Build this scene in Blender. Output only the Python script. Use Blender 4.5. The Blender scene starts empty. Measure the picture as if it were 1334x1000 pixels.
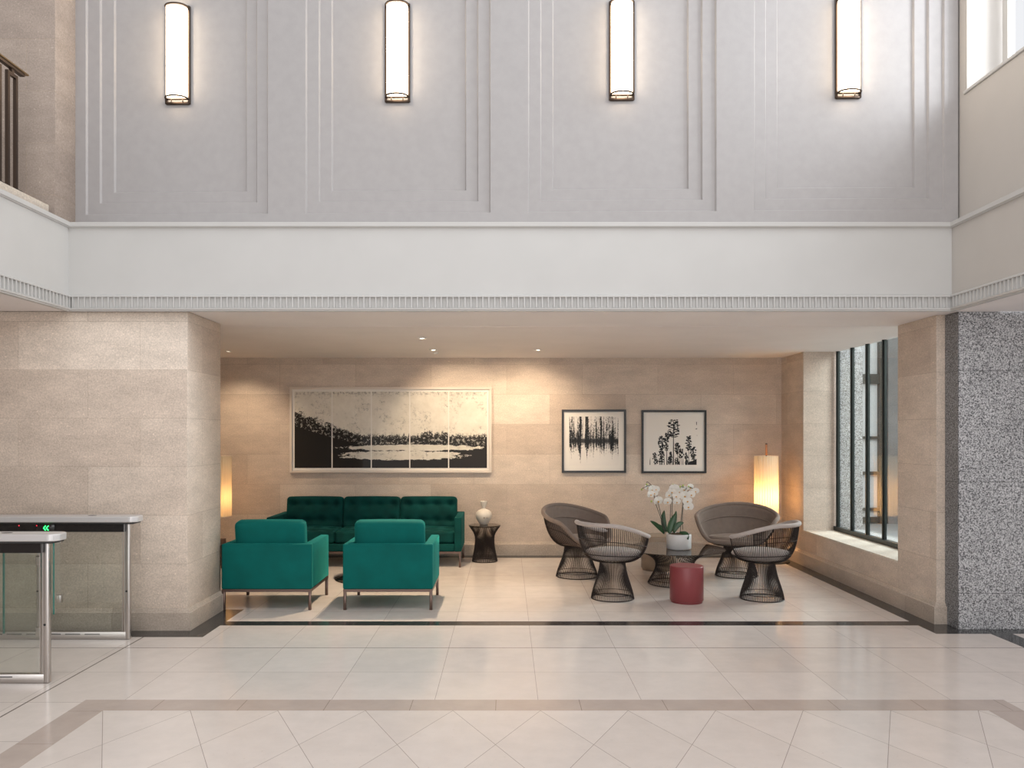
import bpy, bmesh, math, random
from mathutils import Vector, Matrix
random.seed(7)
PI = math.pi
sc = bpy.context.scene
C = sc.collection

# ------------------------------------------------------------------ camera
F = 1062.0                      # focal length in pixels of a 1334-wide frame
EYE = 1.635
cd = bpy.data.cameras.new('camera'); cam = bpy.data.objects.new('camera', cd); C.objects.link(cam)
cam.location = (0, 0, EYE); cam.rotation_euler = (PI/2, 0, 0)
cd.sensor_width = 36; cd.lens = 36*F/1334
cd.shift_x = 7/1334; cd.shift_y = 65/1334
sc.camera = cam
# ------------------------------------------------------------------ view + world
sc.view_settings.view_transform = 'Standard'; sc.view_settings.look = 'None'
sc.view_settings.exposure = 0.10; sc.view_settings.gamma = 1; sc.view_settings.use_curve_mapping = False
sc.cycles.use_denoising = True
sc.cycles.max_bounces = 10; sc.cycles.diffuse_bounces = 5; sc.cycles.transparent_max_bounces = 12
sc.cycles.caustics_reflective = False; sc.cycles.caustics_refractive = False
sc.cycles.sample_clamp_indirect = 6
w = bpy.data.worlds.new('world'); sc.world = w; w.use_nodes = True
bg = w.node_tree.nodes['Background']
bg.inputs[0].default_value = (0.96, 0.97, 1.0, 1); bg.inputs[1].default_value = 0.85

def area(name, loc, rot, sx, sy, e, col=(1, 1, 1), spread=PI):
    l = bpy.data.lights.new(name, 'AREA'); l.shape = 'RECTANGLE'; l.size = sx; l.size_y = sy
    l.energy = e; l.color = col; l.spread = spread
    o = bpy.data.objects.new(name, l); C.objects.link(o); o.location = loc; o.rotation_euler = rot
    return o
# daylight through the tall upper window on the right, and through the street window of the alcove
area('daylight_upper_window', (5.2, 3.6, 6.2), (0, math.radians(90), 0), 3.4, 6.2, 190, (0.93, 0.97, 1.0))
ds = area('daylight_over_street', (7.5, 5.2, 5.6), (0, 0, 0), 4.0, 4.0, 560, (0.93, 0.97, 1.0))
ds.rotation_euler = (Vector((3.9, 10.0, 1.2))-ds.location).to_track_quat('-Z', 'Y').to_euler()
ds = area('daylight_street_sky', (7.5, 10.8, 3.3), (0, 0, 0), 2.6, 2.2, 520, (0.93, 0.97, 1.0))
ds.rotation_euler = (Vector((-2.6, 7.2, 1.2))-ds.location).to_track_quat('-Z', 'Y').to_euler()
# rooflight over the hall
area('daylight_rooflight', (0, 1.5, 10.0), (0, 0, 0), 7, 9, 170, (1.0, 0.99, 0.97))
# added fill light behind the camera, brightens the hall; no glazing is built
area('front_fill', (-1.0, -5.5, 3.6), (math.radians(90), 0, 0), 9, 7, 400, (1.0, 0.98, 0.96))

# ------------------------------------------------------------------ node helpers
class NT:
    def __init__(s, m):
        s.m = m; m.use_nodes = True; s.t = m.node_tree; s.n = s.t.nodes; s.l = s.t.links
        s.b = s.n.get('Principled BSDF')
    def put(s, inp, v):
        if isinstance(v, bpy.types.NodeSocket): s.l.new(v, inp)
        else: inp.default_value = v
    def mt(s, op, a, b=0.0, c=None):
        n = s.n.new('ShaderNodeMath'); n.operation = op
        s.put(n.inputs[0], a); s.put(n.inputs[1], b)
        if c is not None: s.put(n.inputs[2], c)
        return n.outputs[0]
    def pos(s):
        g = s.n.new('ShaderNodeNewGeometry'); sp = s.n.new('ShaderNodeSeparateXYZ')
        s.l.new(g.outputs['Position'], sp.inputs[0]); return g, sp.outputs[0], sp.outputs[1], sp.outputs[2]
    def comb(s, x, y, z):
        n = s.n.new('ShaderNodeCombineXYZ')
        for i, v in enumerate((x, y, z)): s.put(n.inputs[i], v)
        return n.outputs[0]
    def noise(s, vec, scale, detail=2.0, rough=0.5):
        n = s.n.new('ShaderNodeTexNoise'); s.l.new(vec, n.inputs['Vector'])
        n.inputs['Scale'].default_value = scale; n.inputs['Detail'].default_value = detail
        n.inputs['Roughness'].default_value = rough; return n.outputs[0]
    def ramp(s, v, a, b):     # linear 0..1 between a and b
        n = s.n.new('ShaderNodeMapRange'); s.put(n.inputs[0], v)
        n.inputs[1].default_value = a; n.inputs[2].default_value = b; return n.outputs[0]
    def mix(s, f, a, b):
        n = s.n.new('ShaderNodeMix'); n.data_type = 'RGBA'; s.put(n.inputs[0], f)
        for i, v in ((6, a), (7, b)):
            if isinstance(v, bpy.types.NodeSocket): s.l.new(v, n.inputs[i])
            else: n.inputs[i].default_value = (v[0], v[1], v[2], 1)
        return n.outputs[2]
    def scale(s, col, f):
        n = s.n.new('ShaderNodeMix'); n.data_type = 'RGBA'; n.blend_type = 'MULTIPLY'; n.inputs[0].default_value = 1
        s.put(n.inputs[6], col if isinstance(col, bpy.types.NodeSocket) else (col[0], col[1], col[2], 1))
        cc = s.n.new('ShaderNodeCombineColor')
        for i in range(3): s.put(cc.inputs[i], f)
        s.l.new(cc.outputs[0], n.inputs[7]); return n.outputs[2]
    def gt(s, a, b): return s.mt('GREATER_THAN', a, b)
    def lt(s, a, b): return s.mt('LESS_THAN', a, b)
    def AND(s, *a):
        r = a[0]
        for x in a[1:]: r = s.mt('MULTIPLY', r, x)
        return r
    def OR(s, *a):
        r = a[0]
        for x in a[1:]: r = s.mt('MAXIMUM', r, x)
        return r
    def NOT(s, a): return s.mt('SUBTRACT', 1.0, a)
    def box(s, u, v, u0, u1, v0, v1): return s.AND(s.gt(u, u0), s.lt(u, u1), s.gt(v, v0), s.lt(v, v1))
    def line(s, u, pitch, off, hw):
        a = s.mt('DIVIDE', s.mt('SUBTRACT', u, off), pitch)
        a = s.mt('FRACT', s.mt('ADD', a, 0.5))
        a = s.mt('MULTIPLY', s.mt('ABSOLUTE', s.mt('SUBTRACT', a, 0.5)), pitch)
        return s.lt(a, hw)
    def bump(s, h, strength, dist):
        n = s.n.new('ShaderNodeBump'); n.inputs['Strength'].default_value = strength
        n.inputs['Distance'].default_value = dist; s.put(n.inputs['Height'], h)
        s.l.new(n.outputs[0], s.b.inputs['Normal'])

def mat(name, col, rough=0.5, metal=0.0, spec=0.5, emis=None, es=0.0, sheen=0.0, var=0.0, vs=8.0, bump=0.0, bs=60.0, coat=0.0):
    m = bpy.data.materials.new(name); t = NT(m); b = t.b
    b.inputs['Base Color'].default_value = (*col, 1); b.inputs['Roughness'].default_value = rough
    b.inputs['Metallic'].default_value = metal; b.inputs['Specular IOR Level'].default_value = spec
    if emis: b.inputs['Emission Color'].default_value = (*emis, 1); b.inputs['Emission Strength'].default_value = es
    if sheen:
        b.inputs['Sheen Weight'].default_value = sheen; b.inputs['Sheen Roughness'].default_value = 0.35
        b.inputs['Sheen Tint'].default_value = (*[min(1, c*5+.03) for c in col], 1)
    if coat: b.inputs['Coat Weight'].default_value = coat; b.inputs['Coat Roughness'].default_value = 0.04
    tc = t.n.new('ShaderNodeTexCoord')
    if var:
        v = t.ramp(t.noise(tc.outputs['Object'], vs, 3), 0.3, 0.7)
        f = t.mt('MULTIPLY_ADD', v, 2*var, 1-var)
        t.l.new(t.scale(col, f), b.inputs['Base Color'])
    if bump: t.bump(t.noise(tc.outputs['Object'], bs, 3), 0.6, bump)
    return m

def stone_mat(name, c1, c2, joint=(0.36, 0.29, 0.23), zoff=0.145, uoff=0.0, width=1.02, row=0.405):
    m = bpy.data.materials.new(name); t = NT(m)
    g, x, y, z = t.pos()
    ns = t.n.new('ShaderNodeSeparateXYZ'); t.l.new(g.outputs['Normal'], ns.inputs[0])
    side = t.gt(t.mt('ABSOLUTE', ns.outputs[0]), 0.7)
    u = t.mt('ADD', t.mt('MULTIPLY', x, t.NOT(side)), t.mt('MULTIPLY', y, side))
    vec = t.comb(t.mt('ADD', u, uoff), t.mt('SUBTRACT', z, zoff), 0.0)
    br = t.n.new('ShaderNodeTexBrick'); br.offset = 0.43; br.offset_frequency = 2
    t.l.new(vec, br.inputs['Vector'])
    br.inputs['Color1'].default_value = (*c1, 1); br.inputs['Color2'].default_value = (*c2, 1)
    br.inputs['Mortar'].default_value = (*joint, 1)
    for k, v in (('Scale', 1.0), ('Mortar Size', 0.0022), ('Mortar Smooth', 0.3), ('Bias', 0.0), ('Brick Width', width), ('Row Height', row)):
        br.inputs[k].default_value = v
    st = t.comb(t.mt('MULTIPLY', u, 1.0), t.mt('MULTIPLY', z, 2.6), t.mt('MULTIPLY', x, 0.5))
    bed = t.noise(st, 2.6, 5, 0.68)
    f1 = t.mt('MULTIPLY_ADD', t.ramp(bed, 0.3, 0.7), 0.24, 0.88)
    col = t.scale(br.outputs['Color'], f1)
    gp = g.outputs['Position']
    gr = t.noise(gp, 80, 4, 0.8)
    col = t.scale(col, t.mt('MULTIPLY_ADD', t.ramp(gr, 0.3, 0.7), 0.5, 0.75))
    shell = t.ramp(t.noise(gp, 48, 1, 0.5), 0.70, 0.745)
    col = t.scale(col, t.mt('MULTIPLY_ADD', shell, 0.28, 1.0))
    pits = t.ramp(t.noise(t.comb(u, t.mt('MULTIPLY', z, 2.6), x), 17, 5, 0.78), 0.67, 0.72)
    col = t.mix(t.mt('MULTIPLY', pits, 0.5), col, (0.16, 0.12, 0.09))
    t.l.new(col, t.b.inputs['Base Color'])
    t.b.inputs['Roughness'].default_value = 0.62; t.b.inputs['Specular IOR Level'].default_value = 0.3
    t.bump(t.mt('SUBTRACT', gr, t.mt('MULTIPLY', br.outputs['Fac'], 1.5)), 0.35, 0.004)
    return m

M = {}
M['stone'] = stone_mat('limestone_blocks', (0.53, 0.435, 0.36), (0.65, 0.555, 0.47), joint=(0.46,0.38,0.31))
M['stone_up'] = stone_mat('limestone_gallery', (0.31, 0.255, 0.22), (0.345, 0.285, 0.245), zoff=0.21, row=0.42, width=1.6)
M['stone_base'] = stone_mat('limestone_plinth', (0.43, 0.36, 0.30), (0.52, 0.44, 0.37), zoff=-1.0, row=4.0, width=1.35)
M['sill'] = stone_mat('limestone_sill', (0.62, 0.55, 0.47), (0.66, 0.59, 0.51), zoff=-1.0, row=6.0, width=2.0)
M['white'] = mat('white_paint', (0.53, 0.523, 0.51), 0.5, var=0.02, vs=3)
M['offwhite'] = mat('off_white_paint', (0.49, 0.46, 0.43), 0.5, var=0.02, vs=3)
M['ceil'] = mat('ceiling_paint', (0.84, 0.80, 0.785), 0.7, var=0.03, vs=1.5)
M['panel'] = mat('grey_panel_paint', (0.37, 0.353, 0.352), 0.5, var=0.03, vs=14, bump=0.0006, bs=120)
M['bronze'] = mat('dark_bronze', (0.07, 0.048, 0.036), 0.38, 0.85)
M['brass'] = mat('antique_brass', (0.33, 0.22, 0.11), 0.35, 0.9)
M['wire'] = mat('bronze_wire', (0.03, 0.022, 0.02), 0.4, 0.6)
M['brownmetal'] = mat('brown_metal', (0.14, 0.095, 0.08), 0.35, 0.8)
M['frame'] = mat('dark_green_grey_metal', (0.028, 0.035, 0.032), 0.35, 0.3)
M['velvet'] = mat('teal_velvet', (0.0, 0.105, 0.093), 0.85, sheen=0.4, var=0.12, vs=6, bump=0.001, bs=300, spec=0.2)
M['velvet_shaded'] = mat('shaded_teal_velvet', (0.0, 0.045, 0.041), 0.85, sheen=0.4, var=0.25, vs=6, bump=0.001, bs=300, spec=0.2)  # same velvet as the armchairs; the sofa's dimmer light is put into the colour
M['taupe'] = mat('taupe_fabric', (0.20, 0.155, 0.13), 0.8, sheen=0.35, var=0.06, vs=20, bump=0.0006, bs=400, spec=0.25)
M['greyfab'] = mat('pale_grey_fabric', (0.42, 0.37, 0.345), 0.8, sheen=0.3, var=0.05, vs=20, bump=0.0006, bs=400, spec=0.25)
M['red'] = mat('oxblood_leather', (0.22, 0.04, 0.045), 0.42, var=0.05, vs=10, bump=0.0004, bs=500)
M['beige'] = mat('beige_leather', (0.37, 0.29, 0.22), 0.5, var=0.05, vs=10)
M['steel'] = mat('brushed_steel', (0.56, 0.53, 0.51), 0.28, 1.0)
M['silver'] = mat('silver_cap', (0.62, 0.61, 0.61), 0.35, 0.35)
M['black'] = mat('black_gloss', (0.012, 0.010, 0.010), 0.12)
M['blackm'] = mat('black_matt', (0.02, 0.02, 0.02), 0.5)
M['pot'] = mat('pale_ceramic', (0.62, 0.61, 0.60), 0.35, var=0.06, vs=12)
M['vase'] = mat('cream_ceramic', (0.66, 0.61, 0.54), 0.3, var=0.05, vs=15)
M['mark'] = mat('brown_glaze_mark', (0.25, 0.19, 0.12), 0.4)
M['soil'] = mat('bark_mulch', (0.09, 0.055, 0.03), 0.9, var=0.5, vs=90)
M['leaf'] = mat('orchid_leaf', (0.013, 0.060, 0.014), 0.35, var=0.25, vs=12)
M['stem'] = mat('orchid_stem', (0.045, 0.04, 0.03), 0.5)
M['petal'] = mat('orchid_petal', (0.78, 0.76, 0.71), 0.6)
M['lip'] = mat('orchid_lip', (0.65, 0.33, 0.04), 0.5)
M['bud'] = mat('orchid_bud', (0.40, 0.50, 0.12), 0.5)
M['cream'] = mat('cream_frame', (0.68, 0.60, 0.52), 0.4)
M['artblack'] = mat('black_frame', (0.012, 0.012, 0.013), 0.35)
M['mount'] = mat('paper_mount', (0.80, 0.76, 0.70), 0.7, coat=0.1)
M['paper2'] = mat('print_paper', (0.80, 0.76, 0.70), 0.7, coat=0.1)
M['ink'] = mat('printing_ink', (0.012, 0.012, 0.013), 0.7)
M['wood'] = mat('dark_wood', (0.10, 0.045, 0.03), 0.4, var=0.2, vs=20)
M['leather'] = mat('tan_leather', (0.42, 0.16, 0.06), 0.5)
M['green'] = mat('green_led', (0, .2, .05), 0.5, emis=(0.02, 1.0, 0.12), es=6)
M['redled'] = mat('red_led', (.2, 0, 0), 0.5, emis=(1.0, 0.03, 0.05), es=3)
M['glow'] = mat('opal_diffuser', (0.8, 0.78, 0.74), 0.4, emis=(1.0, 0.82, 0.60), es=12)
M['lens'] = mat('downlight_lens', (0.8, 0.8, 0.8), 0.4, emis=(1.0, 0.86, 0.68), es=12)
M['outwhite'] = mat('street_white_render', (0.66, 0.67, 0.68), 0.7)
M['pave'] = mat('street_paving', (0.35, 0.35, 0.35), 0.8, var=0.1, vs=2)

def granite(name, dark):
    m = bpy.data.materials.new(name); t = NT(m); g, x, y, z = t.pos(); gp = g.outputs['Position']
    n1 = t.noise(gp, 98, 2, 0.8); n2 = t.noise(gp, 2.5, 3, 0.6)
    f = t.ramp(n1, 0.38, 0.60)
    col = t.mix(f, tuple(c*dark for c in (0.05, 0.05, 0.055)), tuple(c*dark for c in (0.58, 0.58, 0.59)))
    col = t.scale(col, t.mt('MULTIPLY_ADD', t.ramp(n2, 0.3, 0.7), 0.2, 0.9))
    # slab joints: z = 0.30, 1.237, 2.166
    j = t.OR(t.line(z, 0.932, 0.30, 0.0022), t.line(x, 1.9, 5.62, 0.002))
    col = t.mix(t.mt('MULTIPLY', j, 0.75), col, (0.05, 0.05, 0.05))
    t.l.new(col, t.b.inputs['Base Color']); t.b.inputs['Roughness'].default_value = 0.45
    t.b.inputs['Specular IOR Level'].default_value = 0.35
    return m
M['granite'] = granite('speckled_granite', 1.0)
M['granite_dark'] = granite('darkened_granite', 0.55)  # same granite darkened; the return's dark reflection is put into the colour

def glass(name, tint, refl=1.0, ior=1.5):
    m = bpy.data.materials.new(name); t = NT(m); t.n.remove(t.b)
    tr = t.n.new('ShaderNodeBsdfTransparent'); tr.inputs[0].default_value = (*tint, 1)
    gl = t.n.new('ShaderNodeBsdfGlossy'); gl.inputs['Roughness'].default_value = 0.01
    gl.inputs[0].default_value = (refl, refl, refl, 1)
    fr = t.n.new('ShaderNodeFresnel'); gg = t.n.new('ShaderNodeNewGeometry')
    t.put(fr.inputs[0], t.mt('POWER', ior, t.mt('MULTIPLY_ADD', gg.outputs['Backfacing'], -2.0, 1.0)))
    mx = t.n.new('ShaderNodeMixShader'); t.l.new(fr.outputs[0], mx.inputs[0])
    t.l.new(tr.outputs[0], mx.inputs[1]); t.l.new(gl.outputs[0], mx.inputs[2])
    t.l.new(mx.outputs[0], t.n['Material Output'].inputs[0]); return m
M['glass'] = glass('clear_glass', (0.93, 0.96, 0.94))
M['glass_gate'] = glass('gate_glass', (0.94, 0.955, 0.94))
M['smoke'] = glass('smoked_glass', (0.42, 0.38, 0.35))
M['gedge'] = mat('glass_edge_green', (0.02, 0.16, 0.13), 0.15)

# pleated lamp shade: thin fabric lit from inside by its bulb
def shade_mat():
    m = bpy.data.materials.new('pleated_shade_fabric'); t = NT(m); t.n.remove(t.b)
    d = t.n.new('ShaderNodeBsdfDiffuse'); d.inputs[0].default_value = (0.85, 0.78, 0.62, 1)
    tl = t.n.new('ShaderNodeBsdfTranslucent'); tl.inputs[0].default_value = (0.66, 0.57, 0.40, 1)
    mx = t.n.new('ShaderNodeMixShader')
    # fabric is doubled where the pleats fold over
    tc = t.n.new('ShaderNodeTexCoord'); sp = t.n.new('ShaderNodeSeparateXYZ'); t.l.new(tc.outputs['Object'], sp.inputs[0])
    a = t.mt('DIVIDE', t.mt('ARCTAN2', sp.outputs[1], sp.outputs[0]), 2*PI)
    k = t.mt('FRACT', t.mt('MULTIPLY', t.mt('ADD', a, 1.0), 28.0))
    t.put(mx.inputs[0], t.mt('MULTIPLY_ADD', t.ramp(k, .0, .42), .40, .03))
    t.l.new(d.outputs[0], mx.inputs[1]); t.l.new(tl.outputs[0], mx.inputs[2])
    t.l.new(mx.outputs[0], t.n['Material Output'].inputs[0]); return m
M['shade'] = shade_mat()

def floor_mat():
    m = bpy.data.materials.new('polished_stone_floor'); t = NT(m); g, X, Y, z = t.pos(); gp = g.outputs['Position']
    inner = t.AND(t.gt(X, -2.387), t.lt(X, 2.85), t.lt(Y, 4.82))
    bandbox = t.AND(t.gt(X, -2.589), t.lt(X, 3.057), t.lt(Y, 5.017))
    band = t.AND(bandbox, t.NOT(inner))
    blk = t.OR(t.box(X, Y, -2.46, 3.53, 6.96, 7.115),
               t.box(X, Y, -2.70, -2.447, 6.563, 7.60),
               t.AND(t.lt(X, -2.447), t.box(Y, X, 6.563, 6.82, -20, 20)),
               t.AND(t.gt(Y, 10.76), t.lt(Y, 11.1)),
               t.AND(t.gt(X, 3.515), t.lt(X, 3.9), t.gt(Y, 6.67), t.lt(Y, 11.1)),
               t.AND(t.gt(X, 3.515), t.gt(Y, 6.67), t.lt(Y, 7.1)),
               t.AND(t.gt(X, 3.96), t.lt(X, 4.14), t.lt(Y, 6.68)))
    # tiles
    cid = t.n.new('ShaderNodeTexWhiteNoise'); cid.noise_dimensions = '2D'
    fx = t.mt('FLOOR', t.mt('DIVIDE', t.mt('SUBTRACT', X, 0.193), 0.635)); fy = t.mt('FLOOR', t.mt('DIVIDE', t.mt('SUBTRACT', Y, 5.6), 0.633))
    t.l.new(t.comb(fx, fy, 0), cid.inputs[0])
    Yd = t.mt('MULTIPLY', t.mt('SUBTRACT', 4.82, Y), 0.49)
    d1 = t.mt('SUBTRACT', X, Yd); d2 = t.mt('ADD', X, Yd)
    cid2 = t.n.new('ShaderNodeTexWhiteNoise'); cid2.noise_dimensions = '2D'
    t.l.new(t.comb(t.mt('FLOOR', t.mt('DIVIDE', t.mt('SUBTRACT', d1, .2), .5176)), t.mt('FLOOR', t.mt('DIVIDE', t.mt('SUBTRACT', d2, .2), .5176)), 0), cid2.inputs[0])
    tv = t.mt('ADD', t.mt('MULTIPLY', cid.outputs[0], t.NOT(inner)), t.mt('MULTIPLY', cid2.outputs[0], inner))
    jo = t.OR(t.line(X, 0.635, 0.193, 0.0016), t.line(Y, 0.633, 5.6, 0.0022))
    jo = t.AND(jo, t.NOT(bandbox))
    strong = t.OR(t.AND(t.line(Y, 40, 6.233, 0.005), t.NOT(bandbox)), t.AND(t.line(X, 80, -2.925, 0.006), t.lt(Y, 6.75)))
    ji = t.AND(t.OR(t.line(d1, 0.5176, 0.2, 0.0019), t.line(d2, 0.5176, 0.2, 0.0019)), inner)
    jb = t.AND(band, t.OR(t.AND(t.gt(Y, 4.82), t.line(X, .51, -.065, .002)), t.AND(t.lt(Y, 4.82), t.line(Y, .51, 4.3, .002))))
    base = t.mix(tv, (0.675, 0.605, 0.56), (0.725, 0.655, 0.61))
    cl = t.noise(gp, 5.5, 5, 0.65)
    base = t.scale(base, t.mt('MULTIPLY_ADD', t.ramp(cl, 0.3, 0.7), 0.09, 0.955))
    fl = t.ramp(t.noise(t.comb(X, t.mt('MULTIPLY', Y, 2.2), 0), 33, 4, 0.7), 0.66, 0.72)
    base = t.mix(t.mt('MULTIPLY', fl, 0.6), base, (0.40, 0.31, 0.24))
    col = t.mix(band, base, t.scale((0.49, 0.41, 0.365), t.mt('MULTIPLY_ADD', t.ramp(cl, .3, .7), .12, .94)))
    col = t.mix(blk, col, t.scale((0.032, 0.031, 0.032), t.mt('MULTIPLY_ADD', t.ramp(cl, .3, .7), .5, .75)))
    col = t.mix(t.mt('MULTIPLY', t.AND(t.OR(jo, ji, jb), t.NOT(blk)), 0.62), col, (0.16, 0.12, 0.10))
    col = t.mix(t.mt('MULTIPLY', t.AND(strong, t.NOT(blk)), 0.85), col, (0.10, 0.075, 0.06))
    jk = t.AND(blk, t.OR(t.line(X, .63, -1.32, .002), t.line(Y, .63, 6.66, .002)))
    col = t.mix(t.mt('MULTIPLY', jk, 0.6), col, (0.22, 0.20, 0.19))
    t.l.new(col, t.b.inputs['Base Color'])
    t.put(t.b.inputs['Roughness'], t.mt('MULTIPLY_ADD', t.ramp(cl, .3, .7), 0.06, 0.13))
    t.b.inputs['Specular IOR Level'].default_value = 0.5
    return m
M['floor'] = floor_mat()

# ------------------------------------------------------------------ mesh helpers
class MB:
    def __init__(s): s.bm = bmesh.new()
    def quad(s, pts, smooth=False):
        f = s.bm.faces.new([s.bm.verts.new(p) for p in pts]); f.smooth = smooth; return f
    def box(s, x0, x1, y0, y1, z0, z1, bev=0.0, seg=2):
        b = bmesh.new(); bmesh.ops.create_cube(b, size=1)
        for v in b.verts:
            v.co = Vector(((x0+x1)/2 + v.co.x*(x1-x0), (y0+y1)/2 + v.co.y*(y1-y0), (z0+z1)/2 + v.co.z*(z1-z0)))
        if bev:
            bmesh.ops.bevel(b, geom=b.edges[:], offset=bev, segments=seg, profile=0.5, affect='EDGES')
            for f in b.faces: f.smooth = True
        s.merge(b); return s
    def merge(s, b, M4=None):
        mp = {}
        for v in b.verts: mp[v] = s.bm.verts.new(M4 @ v.co if M4 else v.co)
        for f in b.faces:
            try: nf = s.bm.faces.new([mp[v] for v in f.verts]); nf.smooth = f.smooth
            except ValueError: pass
        b.free()
    def lathe(s, prof, n=48, cx=0, cy=0, cap=True, smooth=True, sx=1, sy=1):
        rings = []
        for r, z in prof:
            rings.append([s.bm.verts.new((cx+sx*r*math.cos(2*PI*i/n), cy+sy*r*math.sin(2*PI*i/n), z)) for i in range(n)])
        for a, b in zip(rings, rings[1:]):
            for i in range(n):
                f = s.bm.faces.new((a[i], a[(i+1) % n], b[(i+1) % n], b[i])); f.smooth = smooth
        if cap:
            s.bm.faces.new(rings[0][::-1]); s.bm.faces.new(rings[-1])
        return s
    def tube(s, pts, r, n=6, closed=False, flat=None, ends=True):
        pts = [Vector(p) for p in pts]; rings = []; N = len(pts); prev = None
        for i, p in enumerate(pts):
            if closed: d = pts[(i+1) % N]-pts[i-1]
            else: d = pts[min(i+1, N-1)]-pts[max(i-1, 0)]
            d.normalize()
            if prev is None:
                up = Vector((0, 0, 1)) if abs(d.z) < .9 else Vector((1, 0, 0)); a = d.cross(up).normalized()
            else:
                a = (prev - d*prev.dot(d)).normalized()
            prev = a; b = d.cross(a)
            rr = r[i] if isinstance(r, (list, tuple)) else r
            fb = flat or 1
            rings.append([s.bm.verts.new(p + a*rr*math.cos(2*PI*k/n) + b*rr*fb*math.sin(2*PI*k/n)) for k in range(n)])
        pr = list(zip(rings, rings[1:]))
        if closed: pr.append((rings[-1], rings[0]))
        for A, B in pr:
            for k in range(n):
                f = s.bm.faces.new((A[k], A[(k+1) % n], B[(k+1) % n], B[k])); f.smooth = True
        if not closed and ends:
            s.bm.faces.new(rings[0][::-1]); s.bm.faces.new(rings[-1])
        return s
    def grid(s, fn, nu, nv, closed_u=False, smooth=True):
        V = [[s.bm.verts.new(fn(i/nu, j/nv)) for j in range(nv+1)] for i in range(nu if closed_u else nu+1)]
        for i in range(nu):
            for j in range(nv):
                a = V[i]; b = V[(i+1) % nu] if closed_u else V[i+1]
                f = s.bm.faces.new((a[j], b[j], b[j+1], a[j+1])); f.smooth = smooth
        return V
    def build(s, name, m, parent=None, kind=None, recalc=True):
        if recalc: bmesh.ops.recalc_face_normals(s.bm, faces=s.bm.faces[:])
        me = bpy.data.meshes.new(name); s.bm.to_mesh(me); s.bm.free()
        me.materials.append(m); o = bpy.data.objects.new(name, me); C.objects.link(o)
        if parent: o.parent = parent
        if kind: o['kind'] = kind
        return o

def thing(name, label, cat, loc=(0, 0, 0), rz=0.0, group=None):
    o = bpy.data.objects.new(name, None); C.objects.link(o); o.location = loc; o.rotation_euler = (0, 0, rz)
    o['label'] = label; o['category'] = cat
    if group: o['group'] = group
    o.empty_display_size = 0.1; return o
def tag(o, label, cat, group=None):
    o['label'] = label; o['category'] = cat
    if group: o['group'] = group
    return o
def dup(root, loc, rz, label, group=None):
    r = root.copy(); C.objects.link(r); r.location = loc; r.rotation_euler = (0, 0, rz); r['label'] = label
    if group: r['group'] = group
    def rec(src, dst):
        for ch in list(src.children):
            c = ch.copy(); C.objects.link(c); c.parent = dst; rec(ch, c)
    rec(root, r); return r
def at(px, py, Y): return Vector(((px-660)/F*Y, Y, EYE+(565-py)/F*Y))

# ------------------------------------------------------------------ large structure
S = 'structure'
f = MB(); f.quad([(-9, -7, 0), (6, -7, 0), (6, 11.2, 0), (-9, 11.2, 0)]); f.build('floor', M['floor'], kind=S)
# alcove ceiling with its fine seam, downlight wells sit on it
CZ = 2.66
b = MB(); b.box(-5.0, 4.15, 7.785, 11.2, CZ, 2.95); b.box(-5.0, 4.15, 6.82, 7.781, CZ+0.002, 2.95); b.build('ceiling', M['ceil'], kind=S)
MB().box(-5.0, 4.2, 11.0, 11.2, 0, CZ).build('wall_back', M['stone'], kind=S)
MB().box(-5.2, -5.0, 7.6, 11.2, 0, CZ).build('wall_left', M['stone'], kind=S)
b = MB(); b.box(-9, -2.665, 6.81, 7.60, 0, CZ, bev=0.008, seg=1); b.build('wall_left_pier', M['stone'], kind=S)
# right wall of the alcove with the window opening
b = MB(); b.box(3.71, 4.15, 7.04, 10.999, 0, 0.415); b.box(3.71, 4.15, 7.04, 7.73, 0.415, CZ); b.box(3.71, 4.15, 10.19, 10.999, 0.415, CZ)
b.build('wall_right', M['stone'], kind=S)
MB().box(3.705, 4.15, 7.73, 10.19, 0.4155, 0.435).build('trim_1', M['sill'], kind=S)
# granite wall
MB().box(3.79, 9, 6.83, 7.035, 0, CZ-.002).build('wall_granite', M['granite'], kind=S)
MB().box(3.784, 3.7895, 6.834, 7.035, 0, CZ-.002).build('trim_2', M['granite_dark'], kind=S)
# street side of the window: granite jambs and lintel
b = MB(); b.box(4.151, 4.45, 10.19, 11.6, 0, 3.6); b.box(4.151, 4.45, 7.036, 7.73, 0, 3.6); b.box(4.151, 4.45, 7.73, 10.19, 0, .44); b.box(4.151, 4.45, 7.73, 10.19, 3.1, 3.6)
b.build('wall_street_side', M['granite'], kind=S)

def sweep(path, prof, name, m, kind=S, parent=None):
    # path: xy points, profile (offset to the left of travel, z)
    P = [Vector((p[0], p[1])) for p in path]; rows = []
    for i, p in enumerate(P):
        ds = []
        if i > 0: ds.append((P[i]-P[i-1]).normalized())
        if i < len(P)-1: ds.append((P[i+1]-P[i]).normalized())
        ns = [Vector((-d.y, d.x)) for d in ds]
        n = sum(ns, Vector((0, 0))).normalized(); k = 1/max(.2, n.dot(ns[0]))
        rows.append([(p.x+n.x*o*k, p.y+n.y*o*k, z) for o, z in prof])
    mb = MB()
    for a, c in zip(rows, rows[1:]):
        for j in range(len(prof)-1): mb.quad([a[j], c[j], c[j+1], a[j+1]])
    for r in (rows[0], rows[-1]): mb.quad(r)
    return mb.build(name, m, parent, kind)
BP = [(0, 0), (0.036, 0), (0.036, 0.148), (0.030, 0.153), (0.026, 0.153), (0.012, 0.176), (0.006, 0.180), (0, 0.180)]
sweep([(-9, 6.81), (-2.665, 6.81), (-2.665, 7.60)], [(-o, z) for o, z in BP], 'baseboard_left', M['stone_base'])
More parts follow.
